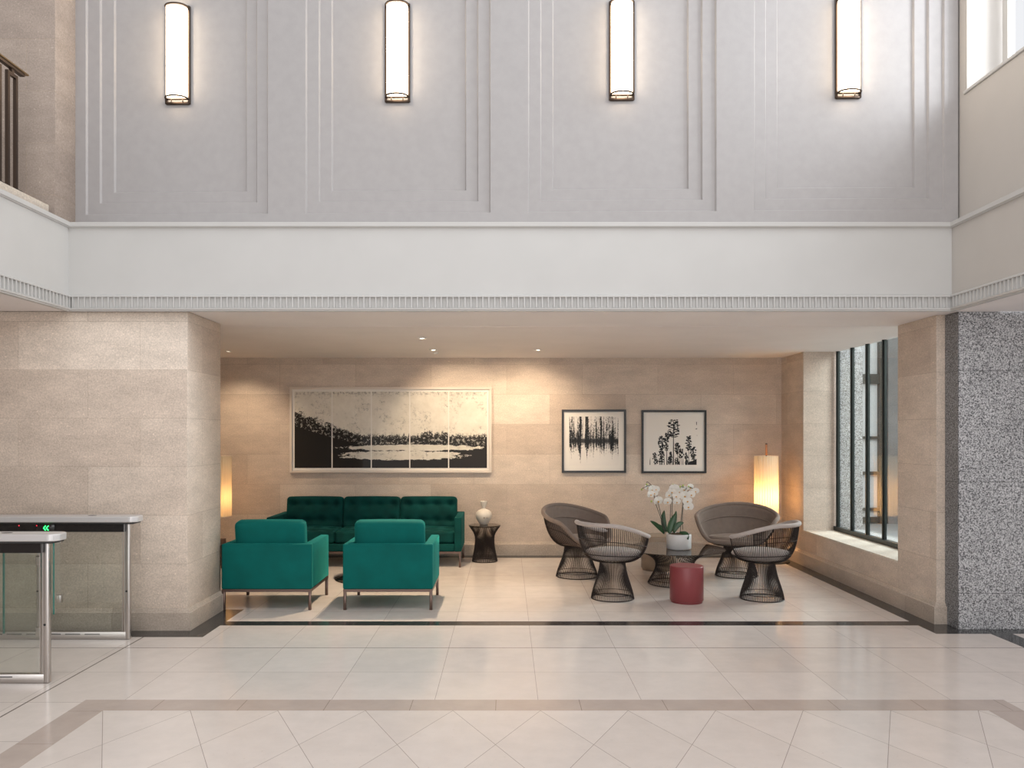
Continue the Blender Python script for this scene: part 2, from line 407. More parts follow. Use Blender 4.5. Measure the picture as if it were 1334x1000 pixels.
sweep([(3.784, 7.04), (3.71, 7.04), (3.71, 11.0), (-5.0, 11.0)], BP, 'baseboard_right', M['stone_base'])

# beam front and balcony fronts (z 2.653 .. 3.389)
ZB, ZT = 2.653, 3.389
YB = 6.775; XL = -3.64; XR = 3.70
b = MB(); b.box(-5.0, 4.15, YB, 7.1, ZB+.022, ZT-.002); b.build('wall_beam', M['white'], kind=S)
b = MB(); b.box(-3.95, XL, -7, YB, ZB+.022, ZT-.002); b.build('wall_balcony_left', M['white'], kind=S)
b = MB(); b.box(XR, 4.1, -7, YB, ZB+.022, ZT-.002); b.build('wall_balcony_right', M['offwhite'], kind=S)
MB().box(-9, XL-.001, -7, 6.80, ZB+.005, ZB+.02).build('ceiling_left_soffit', M['ceil'], kind=S)
MB().box(XR+.001, 9, -7, 6.82, ZB+.005, ZB+.02).build('ceiling_right_soffit', M['ceil'], kind=S)
loop = [(XR, -7), (XR, YB), (XL, YB), (XL, -7)]
# ledge on top, fillet over the flutes, lower band
sweep(loop, [(-.10, 3.345), (0.010, 3.345), (0.014, 3.350), (0.026, 3.354), (0.028, 3.386), (0.024, ZT), (-.12, ZT)], 'trim_3', M['white'])
sweep(loop, [(0, 2.768), (0.030, 2.768), (0.030, 2.782), (0.012, 2.790), (0, 2.793)], 'trim_4', M['white'])
sweep(loop, [(-.03, ZB), (0.012, ZB), (0.014, 2.662), (0.026, 2.664), (0.030, 2.678), (0, 2.680)], 'trim_5', M['white'])
# flutes: narrow fillets with concave hollows between
def flutes(p0, p1, nrm, name):
    p0 = Vector(p0); p1 = Vector(p1); n = Vector(nrm); L = (p1-p0).length; d = (p1-p0)/L; k = round(L/0.0493); pt = L/k
    sec = [(0, .026), (.010, .026), (.0115, .008), (.018, .002), (.028, .0), (.040, .004), (pt, .012)]
    mb = MB(); prev = None
    for i in range(k):
        for s_, o in sec:
            q = p0 + d*(i*pt+s_) + n*o
            cur = (Vector((q.x, q.y, 2.6795)), Vector((q.x, q.y, 2.7685)))
            if prev: mb.quad([prev[0], cur[0], cur[1], prev[1]])
            prev = cur
    return mb.build(name, M['white'], kind=S)
flutes((XR-.002, YB-.002), (XL+.002, YB-.002), (0, -1), 'trim_6')
flutes((XL+.002, YB-.02), (XL+.002, 0), (1, 0), 'trim_7')
flutes((XR-.002, 0), (XR-.002, YB-.02), (-1, 0), 'trim_8')

# upper panelled wall, very slightly turned
Y0, SL = 6.83, -.022
def wx(px): t = (px-660)/F; return t*Y0/(1-SL*t)
def wY(X): return Y0+SL*X
ZTOP = 7.6; ZP = [3.490, 3.591, 3.688]; ZPT = [6.9, 6.8, 6.7]
pan = [([111.6, 128.4, 145.5], [349, 334, 319.5]), ([398, 414.4, 430.5], [639, 623, 607]),
       ([688, 704, 720], [933.5, 916, 898.5]), ([982.6, 998, 1014], [1230.5, 1212, 1194.5])]
mb = MB()
def wp(X, z, d): return (X, wY(X)+d, z)
xs = [wx(96.2)]
for l, r in pan: xs += [wx(l[0]), wx(r[0])]
xs.append(wx(1248.2))
mb.quad([wp(xs[0], ZT, 0), wp(xs[-1], ZT, 0), wp(xs[-1], ZP[0], 0), wp(xs[0], ZP[0], 0)])
mb.quad([wp(xs[0], ZPT[0], 0), wp(xs[-1], ZPT[0], 0), wp(xs[-1], ZTOP, 0), wp(xs[0], ZTOP, 0)])
for i in range(0, len(xs), 2):
    mb.quad([wp(xs[i], ZP[0], 0), wp(xs[i+1], ZP[0], 0), wp(xs[i+1], ZPT[0], 0), wp(xs[i], ZPT[0], 0)])
SD, SB = 0.020, 0.010
for l, r in pan:
    rects = []
    for k in range(3):
        x0, x1, z0, z1 = wx(l[k]), wx(r[k]), ZP[k], ZPT[k]
        rects.append((x0, x1, z0, z1, k*SD)); rects.append((x0+SB, x1-SB, z0+SB, z1-SB, (k+1)*SD))
    def cor(q): return [wp(q[0], q[2], q[4]), wp(q[1], q[2], q[4]), wp(q[1], q[3], q[4]), wp(q[0], q[3], q[4])]
    for a, c in zip(rects, rects[1:]):
        A, B = cor(a), cor(c)
        for e in range(4): mb.quad([A[e], A[(e+1) % 4], B[(e+1) % 4], B[e]])
    mb.quad(cor(rects[-1]))
for X in (xs[0], xs[-1]): mb.quad([wp(X, 3.33, 0), wp(X, ZTOP, 0), wp(X, ZTOP, .16), wp(X, 3.33, .16)])
mb.build('wall_panelled', M['panel'], kind=S)
MB().box(-3.9, 4.2, 7.03, 7.2, 3.3, ZTOP).build('wall_upper_back', M['blackm'], kind=S)
# gallery on the left
b = MB(); b.box(-9, -3.655, 6.60, 7.1, ZT-.03, ZTOP, bev=.004, seg=1); b.build('wall_gallery', M['stone_up'], kind=S)
MB().box(-9, -3.76, -7, 6.60, 3.30, ZT-.001).build('floor_gallery', M['stone_base'], kind=S)
MB().box(-9, -3.655, -7, 6.51, ZT, 3.461, bev=.003, seg=1).build('trim_9', M['sill'], kind=S)
MB().box(-9.2, -9, -7, 7.1, 0, ZTOP).build('wall_far_left', M['offwhite'], kind=S)
# upper right wall with the tall window
XU = 3.750
b = MB(); b.box(XU, XU+.33, -7, 6.99, ZT-.03, 4.41); b.box(XU, XU+.33, 6.655, 6.99, 4.41, ZTOP); b.box(XU, XU+.33, -7, .8, 4.41, ZTOP)
b.build('wall_upper_right', M['offwhite'], kind=S)
b = MB(); b.box(XU-.014, XU+.33, .8, 6.675, 4.411, 4.436, bev=.004); b.build('trim_10', M['white'], kind=S)
MB().box(XU+.002, XU+.33, 6.645, 6.655, 4.436, ZTOP).build('trim_11', M['offwhite'], kind=S)
win2 = MB()
for y in [6.645-.07, 5.9, 5.1, 4.3, 3.5, 2.7, 1.9, 1.1]: win2.box(XU+.27, XU+.33, y-.035, y+.035, 4.437, ZTOP)
win2.box(XU+.27, XU+.33, .8, 6.64, 4.437, 4.50)
win2.build('window_2', M['white'], kind=S)

# street window
wf = MB()
X0g, X1g = 4.085, 4.148
for y0, y1 in ((10.06, 10.19), (9.655, 9.755), (9.245, 9.345), (8.835, 8.935), (8.425, 8.525), (8.015, 8.115), (7.73, 7.80)):
    c = (y0+y1)/2
    wf.box(X0g+.02, X0g+.045, c-.028, c+.028, .436, 3.1); wf.box(X0g+.008, X0g+.021, c-.010, c+.010, .436, 3.1)
wf.box(X0g, X1g, 7.73, 10.19, .436, .485); wf.box(X0g, X1g, 7.73, 10.19, 3.04, 3.1)
wfo = wf.build('window_1', M['frame'], kind=S)
MB().box(4.118, 4.124, 7.75, 10.12, .48, 3.05).build('window_pane', M['glass'], wfo, kind=S)

# street outside
MB().box(4.46, 16, 5, 24, -.12, -.02).build('ground_street', M['pave'], kind=S)
fac = thing('street_entrance', 'white building entrance with dark glazing bars seen through the street window', 'building', (0, 15, 0))
MB().box(5.2, 12, .12, .3, -.02, 6).build('wall', M['outwhite'], fac)
b = MB()
for px in (1104, 1121.5, 1149): X = (px-660)/F*15; b.box(X-.03, X+.03, .02, .12, -.02, 6)
for z, h in ((.0, .1), (.22, .05), (.88, .06), (1.54, .05), (2.56, .18)): b.box(6.3, 7.0, .04, .12, z, z+h)
b.build('glazing_bar', M['frame'], fac)
MB().box(7.02, 9.5, .0, .119, -.02, 6).build('granite_cladding', M['granite_dark'], fac)

# ------------------------------------------------------------------ wall sconces
def sconce_parts(t):
    W, H = .098, .415                # half sizes; origin: plate centre, -Y is out of the wall
    b = MB()
    for sx in (-1, 1): b.box(sx*W-.009, sx*W+.009, -.022, 0, -H, H, bev=.002, seg=1)
    b.box(-W, W, -.022, 0, -H-.004, -H+.014, bev=.002, seg=1); b.box(-W, W, -.022, 0, H-.014, H+.004, bev=.002, seg=1)
    b.build('back_plate', M['bronze'], t)
    def arc(r, n=24, k=1.0): return [(-r*W*.97*math.cos(PI*i/n), -.02-r*.088*math.sin(PI*i/n)**.75) for i in range(n+1)]
    b = MB(); a = arc(.93)
    for z0, z1 in ((-H+.052, H-.03),):
        lo = [b.bm.verts.new((x, y, z0)) for x, y in a]; hi = [b.bm.verts.new((x, y, z1)) for x, y in a]
        for i in range(len(a)-1):
            q = b.bm.faces.new((lo[i], lo[i+1], hi[i+1], hi[i])); q.smooth = True
        b.bm.faces.new(lo); b.bm.faces.new(hi[::-1]); b.bm.faces.new((lo[0], lo[-1], hi[-1], hi[0]))
    b.build('diffuser', M['glow'], t)
    for z in (-H+.038, H-.018):
        b = MB(); pts = [(x, y, z) for x, y in arc(1.0)]
        b.tube(pts, .0075, 6); b.tube([pts[0], pts[-1]], .0075, 6)
        b.build('end_hoop', M['bronze'], t)
    for s in (-1, 1):
        b = MB(); b.tube([(s*W*.5, -.03, -H+.01), (s*W*.5, -.03, -H+.038)], .004, 6); b.build('strut', M['bronze'], t)
names = ['leftmost of four, nearest the gallery railing', 'second from left, high above the long landscape print',
         'third from left, high above the two small prints', 'rightmost of four, beside the upper window']
ang = math.atan(SL)
for i, (a, c) in enumerate(((217.5, 248), (502.8, 533.6), (794.2, 825), (1088, 1119.8))):
    X = wx((a+c)/2)*1.009
    lab = 'bronze wall light with opal tube, ' + names[i]
    if i == 0:
        sc0 = thing('wall_sconce', lab, 'wall light', (X, wY(X)+.058, 4.855), ang, 'wall lights on the panelled wall'); sconce_parts(sc0)
    else: dup(sc0, (X, wY(X)+.058, 4.855), ang, lab)

# ------------------------------------------------------------------ balustrade
bl = thing('balustrade', 'dark bronze balustrade with brass handrail on the upper left gallery', 'railing', (-3.735, 6.33, 3.461))
b = MB(); b.box(-.028, .028, -2.5, 0, .948, .962, bev=.004); b.build('handrail', M['brass'], bl)
b = MB(); b.box(-.018, .018, -2.5, -.04, .926, .948); b.build('rail_channel', M['bronze'], bl)
b = MB(); top = .87
for k in range(12):
    y = -.13-.2*k
    for yy in (y, y-.10): b.box(-.012, .012, yy-.013, yy+.013, .03, top)
    b.box(-.012, .012, y-.113, y+.013, top, top+.026); b.box(-.012, .012, y-.065, y-.035, top+.026, .926)
    b.box(-.012, .012, y-.213, y-.087, .012, .038)
b.box(-.012, .012, -.143, -.06, .012, .038); b.box(-.012, .012, -.09, -.06, 0, .012)
for k in range(12): b.box(-.012, .012, -.30-.2*k, -.26-.2*k, 0, .012)
b.build('baluster_meander', M['bronze'], bl)

# ------------------------------------------------------------------ downlights
DW = (1.0, .78, .54)
def downlight(px, py, r, lab, e, aim=None, lit=True):
    Y = (CZ-EYE)*F/(565-py); X = (px-660)/F*Y
    t = thing('downlight', lab, 'ceiling light', (X, Y, CZ), 0, 'ceiling downlights in the alcove')
    b = MB(); b.lathe([(r, 0), (r, -.006), (r*.82, -.009), (r*.74, -.004), (r*.74, 0)], 28, cap=False); b.build('trim_ring', M['white'], t)
    b = MB(); b.lathe([(r*.72, -.001), (r*.70, -.003), (r*.3, -.004)], 24); b.build('lens', M['lens'] if lit else M['steel'], t)
    if e:
        l = bpy.data.lights.new('downlight_beam', 'SPOT'); l.energy = e; l.color = DW; l.spot_size = math.radians(100); l.spot_blend = .8; l.shadow_soft_size = .04
        o = bpy.data.objects.new('downlight_beam', l); C.objects.link(o); o.parent = t; o.location = (0, 0, -.02)
        if aim:
            d = Vector(aim)-Vector((X, Y, CZ)); o.rotation_euler = d.to_track_quat('-Z', 'Y').to_euler()
downlight(297.5, 457, .04, 'small lit ceiling downlight next to the stone pier, above the left floor lamp', 70, (-3.6, 10.9, 1.0))
downlight(550, 440, .045, 'lit round ceiling downlight nearest the front of the alcove ceiling', 300, (-1.0, 8.7, 0))
downlight(564.5, 455.2, .05, 'round white-rimmed ceiling downlight right of the long print, larger of a close pair', 75, (-.55, 11.0, 1.5))
downlight(567.8, 459.3, .035, 'small ceiling spot close behind the larger white-rimmed downlight', 0)
downlight(701, 455.3, .05, 'round ceiling downlight above the gap between the long print and the forest print', 95, (.25, 11.0, 1.5))

# ------------------------------------------------------------------ turnstiles
def build_gate(label, X1, Yc, post_w, length, posts, wing, indicator, caps):
    t = thing('turnstile', label, 'turnstile', (X1, Yc, 0), 0, 'glass speed gates at the left')
    top = .985
    # rounded silver top
    b = MB(); q = bmesh.new(); bmesh.ops.create_cube(q, size=1)
    for v in q.verts: v.co = Vector((-length/2+v.co.x*length, v.co.y*.17, top-.024+v.co.z*.048))
    vert = [e for e in q.edges if abs(e.verts[0].co.z-e.verts[1].co.z) > .01]
    bmesh.ops.bevel(q, geom=vert, offset=.06, segments=8, profile=.5, affect='EDGES')
    ed = [e for e in q.edges if abs(e.verts[0].co.z-e.verts[1].co.z) < 1e-5 and e.calc_length() < length*2 and len(e.link_faces) == 2 and abs(abs(e.link_faces[0].normal.z)-abs(e.link_faces[1].normal.z)) > .5]
    bmesh.ops.bevel(q, geom=ed, offset=.008, segments=3, profile=.5, affect='EDGES')
    b.merge(q); b.build('top_cap', M['silver'], t)
    b = MB(); b.box(-length+.02, -.03, -.07, .07, top-.062, top-.048, bev=.004); b.build('cap_underside', M['blackm'], t)
    b = MB(); b.box(-length+.05, posts[0]-post_w/2+.004, -.055, .055, top-.125, top-.062); b.build('sensor_band', M['black'], t)
    for cx in caps:
        b = MB(); b.lathe([(.035, top), (.035, top+.001), (.02, top+.0015)], 24, cx, 0, sy=.6); b.build('card_reader', M['blackm'], t)
    for i, p in enumerate(posts):
        b = MB(); b.box(p-post_w/2, p+post_w/2, -.02, .02, 0, top-.05, bev=.009, seg=4)
        po = b.build('post', M['steel'], t)
        b = MB(); b.lathe([(.008, -.0004), (.008, .001)], 14); m4 = Matrix.Translation((p-post_w*.2, -.0212, .385)) @ Matrix.Rotation(PI/2, 4, 'X')
        for v in b.bm.verts: v.co = m4 @ v.co
        b.build('key_hole', M['blackm'], po)
    b = MB(); b.box(-length+.05, posts[0]-post_w/2+.003, -.018, .018, .0, .062, bev=.004); bt = b.build('bottom_rail', M['steel'], t)
    b = MB(); x = posts[0]-.22
    while x > -length+.2: b.box(x-.12, x, -.0195, -.0175, .040, .046); x -= .155
    b.build('vent_slot', M['blackm'], bt)
    b = MB(); b.box(-length+.05, posts[0]-post_w/2-.03, -.006, .006, .062, top-.125); b.build('glass_panel', M['glass_gate'], t)
    b = MB(); b.box(posts[0]-post_w/2-.030, posts[0]-post_w/2-.024, -.008, .008, .062, top-.125); b.box(posts[0]-post_w/2-.012, posts[0]-post_w/2, -.012, .012, .062, top-.125); b.build('glass_channel', M['steel'], t)
    if wing:
        hx, hy, ex, ey = wing; d = Vector((ex-hx, ey-hy)); L = d.length; d /= L; n = Vector((-d.y, d.x))*.005
        def slab(mb, s0, s1, z0, z1, th=1):
            a = Vector((hx, hy))+d*s0; c = Vector((hx, hy))+d*s1; nn = n*th
            pts = [a-nn, c-nn, c+nn, a+nn]
            for zz in (z0, z1): pass
            lo = [mb.bm.verts.new((p.x, p.y, z0)) for p in pts]; hi = [mb.bm.verts.new((p.x, p.y, z1)) for p in pts]
            mb.bm.faces.new(lo[::-1]); mb.bm.faces.new(hi)
            for k in range(4): mb.bm.faces.new((lo[k], lo[(k+1) % 4], hi[(k+1) % 4], hi[k]))
        mb = MB(); slab(mb, 0, L-.008, .28, .835); wg = mb.build('glass_wing', M['glass_gate'], t)
        mb = MB(); slab(mb, L-.008, L, .28, .835); mb.build('glass_edge', M['gedge'], wg)
        for z in (.33, .80):
            mb = MB(); mb.box(hx-.03, hx+.02, hy-.018, hy+.018, z-.03, z+.03, bev=.003); mb.build('hinge', M['steel'], t)
    if indicator is not None:
        ix = indicator; b = MB(); b.box(ix-.07, ix+.07, -.062, -.054, top-.122, top-.064, bev=.002, seg=1); ind = b.build('indicator_housing', M['black'], t)
        b = MB(); zc = top-.093
        for o in (-.014, .008):
            b.tube([(ix+o+.014, -.0640, zc+.018), (ix+o-.002, -.0640, zc), (ix+o+.014, -.0640, zc-.018)], .0032, 6)
        b.build('arrow_light', M['green'], ind, )
        for lx in (ix-.075, ix-.215):
            b = MB(); b.box(lx-.003, lx+.003, -.0565, -.0545, top-.078, top-.072); b.build('red_light', M['redled'], t)
    return t
# far gate: cap end at px 177.6, Y 6.4
Xe = (177.6-660)/F*6.42
build_gate('far silver-topped glass turnstile against the stone pier with a green arrow light', Xe, 6.50, .035, 2.6,
           [(165.9-660)/F*6.48-Xe, (50-660)/F*6.48-Xe], ((78.5-660)/F*6.48-Xe, -.03, -3.40-Xe, 6.12-6.50), (56-660)/F*6.40-Xe, [(116-660)/F*6.45-Xe])
Xe2 = (75.8-660)/F*5.30
build_gate('nearer silver-topped glass turnstile at the left edge, in front of the other', Xe2, 5.36, .035, 2.2,
           [(59.6-660)/F*5.34-Xe2], (-.11+(-.05), .03, -3.42-Xe2, 5.53-5.35), None, [(8-660)/F*5.35-Xe2])

# ------------------------------------------------------------------ upholstery
def cushion(mb, cx, cy, cz, hx, hy, hz, r, n=14, puff=(0, 0, 0), tuft=None, rot=None, sag=0):
    """rounded box; tuft=(axis sign, cols, rows, depth) on z or y face"""
    b = bmesh.new(); bmesh.ops.create_cube(b, size=2)
    bmesh.ops.subdivide_edges(b, edges=b.edges[:], cuts=n, use_grid_fill=True)
    for v in b.verts:
        p = v.co.copy()
        # denser samples near the edges
        q = Vector([math.copysign(abs(c)**.8, c) for c in p])
        w_ = Vector((q.x*hx, q.y*hy, q.z*hz))
        inner = Vector((max(-hx+r, min(hx-r, w_.x)), max(-hy+r, min(hy-r, w_.y)), max(-hz+r, min(hz-r, w_.z))))
        d = w_-inner
        if d.length > 1e-6: w_ = inner + d.normalized()*r
        u, v_, ww = q.x, q.y, q.z
        w_.x += math.copysign(1, q.x)*puff[0]*(1-v_*v_)*(1-ww*ww) if abs(q.x) > .95 else 0
        w_.y += q.y*puff[1]*(1-u*u)*(1-ww*ww)
        w_.z += q.z*puff[2]*(1-u*u)*(1-v_*v_)
        if tuft:
            ax, cols, rows, dep = tuft
            s = {'z': q.z, 'y': -q.y}[ax]
            if s > .9:
                a = u; c = {'z': v_, 'y': ww}[ax]
                D = 0
                for i in range(cols):
                    for j in range(rows):
                        ca = -1+2*(i+.5)/cols; cc = -1+2*(j+.5)/rows
                        rr = ((a-ca)*hx)**2+((c-cc)*(hy if ax == 'z' else hz))**2
                        D += dep*math.exp(-rr/.0018)+dep*.35*math.exp(-rr/.009)
                for j in range(rows):
                    cc = -1+2*(j+.5)/rows; D += dep*.28*math.exp(-(((c-cc)*(hy if ax == 'z' else hz))/.018)**2)*(1-a**6)
                if ax == 'z': w_.z -= D
                else: w_.y += D
        if sag: w_.z -= sag*(1-u*u)*(1-v_*v_)*(1 if q.z > 0 else 0)
        v.co = w_
    for f_ in b.faces: f_.smooth = True
    M4 = Matrix.Translation((cx, cy, cz)) @ (rot or Matrix.Identity(4))
    mb.merge(b, M4); return mb

def make_seat(name, label, cat, W, D, nseat, tufted, group=None):
    """local: front faces -Y, origin under the centre"""
    t = thing(name, label, cat, group=group); V = M['velvet_shaded'] if tufted else M['velvet']
    AW = .085; z0, zA = .195, .612
    for sgn in (-1, 1):
        b = MB(); b.box(sgn*W/2-(AW if sgn > 0 else 0), sgn*W/2+(AW if sgn < 0 else 0), -D/2, D/2-AW-.0005, z0, zA, bev=.012, seg=3)
        b.build('arm', V, t)
    b = MB(); b.box(-W/2, W/2, D/2-AW, D/2, z0, zA, bev=.012, seg=3); b.build('back', V, t)
    b = MB(); b.box(-W/2+AW, W/2-AW, -D/2+.012, D/2-AW, z0, .285, bev=.01, seg=2); b.build('seat_base', V, t)
    iw = (W-2*AW)/nseat
    for i in range(nseat):
        cx = -W/2+AW+iw*(i+.5)
        b = MB(); cushion(b, cx, -.02, .365, iw/2-.003, D/2-AW+.03, .078, .035, 22 if tufted else 12, (0, .006, .02), ('z', 4, 3, .032) if tufted else None)
        b.build('seat_cushion', V, t)
        rot = Matrix.Rotation(math.radians(-9), 4, 'X')
        b = MB(); cushion(b, cx, D/2-AW-.085, .615, iw/2-.003, .075, .205, .045, 22 if tufted else 12, (0, .01, .006), ('y', 4, 2, .036) if tufted else None, rot)
        b.build('back_cushion', V, t)
    b = MB(); e = .014
    b.box(-W/2+.004, W/2-.004, -D/2+.004, -D/2+.032, z0-.026, z0-.001); b.box(-W/2+.004, W/2-.004, D/2-.032, D/2-.004, z0-.026, z0-.001)
    b.box(-W/2+.004, -W/2+.032, -D/2+.032, D/2-.032, z0-.026, z0-.001); b.box(W/2-.032, W/2-.004, -D/2+.032, D/2-.032, z0-.026, z0-.001)
    b.build('base_frame', M['brownmetal'], t)
    for sx in (-1, 1):
        for sy in (-1, 1):
            b = MB(); x = sx*(W/2-.018); y = sy*(D/2-.018); b.box(x-.013, x+.013, y-.013, y+.013, 0, z0-.026, bev=.001, seg=1); b.build('leg', M['brownmetal'], t)
    if nseat > 2:
        for x in (-W/6, W/6):
            b = MB(); b.box(x-.012, x+.012, D/2-.03, D/2-.005, 0, z0-.026); b.build('leg', M['brownmetal'], t)
    return t
ac = make_seat('armchair', 'teal velvet armchair seen from behind, next to the stone pier', 'armchair', .835, .74, 1, False, 'teal armchairs facing the sofa')
ac.location = (-2.228, 7.56+.37, 0); ac.rotation_euler.z = 0
ac.rotation_euler.z = PI
dup(ac, (-1.103, 7.56+.37, 0), PI, 'teal velvet armchair seen from behind, right one of the pair')
so = make_seat('sofa', 'long teal velvet three seat sofa with buttoned cushions against the back wall', 'sofa', 2.385, .80, 3, True)
so.location = (-1.747, 10.37, 0)

# low table between sofa and armchairs
lt = thing('coffee_table', 'round black pedestal coffee table mostly hidden behind the right teal armchair', 'table', (-1.46, 9.28, 0))
b = MB(); b.lathe([(.49, 0), (.49, .008), (.40, .018), (.08, .04), (.035, .10), (.03, .33), (.10, .36)], 48); b.build('pedestal', M['black'], lt)
b = MB(); b.lathe([(.36, .36), (.37, .365), (.37, .378), (.36, .383)], 48); b.build('table_top', M['black'], lt)
st = thing('side_table', 'dark wooden side table just showing beside the stone pier', 'table', (-3.68, 9.72, 0))
b = MB(); b.box(-.25, .25, -.25, .25, .30, .36, bev=.005); b.build('table_top', M['wood'], st)
for sx in (-1, 1):
    for sy in (-1, 1):
        b = MB(); b.box(sx*.22-.02, sx*.22+.02, sy*.22-.02, sy*.22+.02, 0, .30); b.build('leg', M['wood'], st)

# ------------------------------------------------------------------ wire furniture
def bez(P, t):
    a, b, c, d = P; s = 1-t
    return tuple(s**3*a[i]+3*s*s*t*b[i]+3*s*t*t*c[i]+t**3*d[i] for i in range(2))
def polar(th, r, z, ax=1, ay=1): return Vector((ax*r*math.cos(th), ay*r*math.sin(th), z))   # theta 0 = front (+X)
WR = .0033
def wire_base(t, r0, rw, z1, n=80, rtop=None):
    b = MB(); P = [(r0, .006), (r0*.93, z1*.33), (rw*1.02, z1*.62), (rw, z1)]
    for i in range(n):
        th = 2*PI*i/n; b.tube([polar(th, *bez(P, k/9)) for k in range(10)], WR, 4, ends=False)
    b.build('wire_base', M['wire'], t)
    for zz, rr, wr in ((.006, r0, .005), (.055, None, .003), (z1-.01, rw*.99, .004)):
        if rr is None: rr = bez(P, .17)[0]*.985
        b = MB(); b.tube([polar(2*PI*i/60, rr, zz) for i in range(60)], wr, 6, closed=True)
        b.build('base_ring', M['wire'], t)
def rim_arm(th):
    a = abs(th); k = max(0, min(1, (a-.75)/(2.5-.75))); k = k*k*(3-2*k); return .615+.135*k
AX, AY = .335, .37
def shellP(th, zr, sc_=1.0, rw=.13, zw=.375):
    return [(rw, zw), (rw+.155, zw-.005), (1.0*sc_*.37-.015, zw+.10), (.37*sc_, zr)]
def make_armchair(label):
    t = thing('wire_armchair', label, 'chair', group='bronze wire armchairs at the front of the table')
    wire_base(t, .212, .125, .38)
    A = 0.95
    b = MB(); n = 112
    for i in range(n):
        th = -PI+2*PI*(i+.5)/n
        fr = abs(th) < A
        zr = rim_arm(th)
        P = [(.13, .375), (.28, .368), (.335, .46), (.365, zr)]
        e = .52 if fr else 1.0
        pts = []
        for k in range(12):
            r, z = bez(P, e*k/11); pts.append(polar(th, r, z, .96, 1.0))
        b.tube(pts, WR, 4, ends=False)
    b.build('wire_shell', M['wire'], t)
    b = MB()
    ths = [A+(2*PI-2*A)*i/70 for i in range(71)]
    def pt(th, e):
        tt = (th+PI) % (2*PI)-PI; zr = rim_arm(tt); r, z = bez([(.13, .375), (.28, .368), (.335, .46), (.365, zr)], e); return polar(th, r, z, .96, 1)
    b.tube([pt(th, .80) for th in ths], .0035, 6)
    b.tube([pt(2*PI*i/72, .52) for i in range(72)], .0045, 6, closed=True)
    b.tube([pt(A, .52+.48*i/8) for i in range(9)], .0045, 6); b.tube([pt(-A, .52+.48*i/8) for i in range(9)], .0045, 6)
    b.build('wire_ring', M['wire'], t)
    b = MB(); ths = [A-.04+(2*PI-2*A+.08)*i/80 for i in range(81)]
    rr = [.021*min(1, (.35+min(i, 80-i)*.33)) for i in range(81)]
    b.tube([pt(th, 1.0)+Vector((0, 0, .008)) for th in ths], rr, 12)
    b.build('padded_rim', M['greyfab'], t)
    b = MB(); b.lathe([(.02, .392), (.18, .392), (.262, .415), (.285, .445), (.27, .472), (.2, .488), (.1, .494), (.02, .495)], 48, .01); b.build('seat_cushion', M['greyfab'], t)
    return t
a1 = make_armchair('low bronze wire armchair nearest the long print, seen from behind, left of the red stool')
a1.location = (1.055, 8.12, 0); a1.rotation_euler.z = math.radians(38)
dup(a1, (2.536, 8.10, 0), math.radians(142), 'low bronze wire armchair seen from behind, right of the red stool')

def make_lounge(label):
    t = thing('wire_lounge_chair', label, 'chair', group='taupe padded wire lounge chairs at the back of the table')
    wire_base(t, .238, .14, .36)
    BX, BY = .335, .455
    def ss(a, lo, hi):
        k = max(0, min(1, (a-lo)/(hi-lo))); return k*k*(3-2*k)
    def zr(th):
        a = abs(math.degrees((th+PI) % (2*PI)-PI)); return .415+.215*ss(a, 30, 78)+.165*ss(a, 45, 178)
    def P(th): return [(.30, .355), (.72, .352), (.93, .35+.45*(zr(th)-.35)), (1.0, zr(th))]
    def pt(th, e, off=0.0):
        r, z = bez(P(th), e)
        r0 = r
        x = (BX*r0-off)*math.cos(th)-.0; y = (BY*r0-off)*math.sin(th)
        return Vector((x, y, z))
    b = MB(); n = 116
    for i in range(n):
        th = 2*PI*(i+.5)/n
        pts = [Vector((.14*math.cos(th), .14*math.sin(th), .358))]+[pt(th, k/10) for k in range(11)]
        b.tube(pts, WR, 4, ends=False)
    b.build('wire_shell', M['wire'], t)
    b = MB(); b.tube([pt(2*PI*i/72, .80)*1.003 for i in range(72)], .0035, 6, closed=True); b.build('wire_ring', M['wire'], t)
    b = MB()
    b.grid(lambda u, v: pt(2*PI*u, v, .014)+Vector((0, 0, .012*(1-v))), 72, 16, closed_u=True)
    o = b.build('upholstered_shell', M['taupe'], t)
    md = o.modifiers.new('solid', 'SOLIDIFY'); md.thickness = .012; md.offset = 0
    b = MB(); b.tube([pt(2*PI*i/96, 1.0)+Vector((0, 0, .004)) for i in range(96)], .024, 12, closed=True); b.build('padded_rim', M['taupe'], t)
    b = MB(); b.tube([pt(2*PI*i/96, .80, .027)+Vector((0, 0, .004)) for i in range(15, 82)], .006, 8); b.build('piping', M['taupe'], t)
    b = MB(); b.lathe([(.02, .37), (.2, .372), (.275, .395), (.295, .425), (.28, .452), (.2, .468), (.02, .475)], 48, .035, sy=1.08, sx=.95); b.build('seat_cushion', M['taupe'], t)
    return t
l1 = make_lounge('wide taupe padded wire lounge chair behind the left wire armchair')
l1.location = (.807, 9.37, 0); l1.rotation_euler.z = math.radians(-42)
dup(l1, (2.655, 9.42, 0), math.radians(246), 'wide taupe padded wire lounge chair in front of the glowing floor lamp')

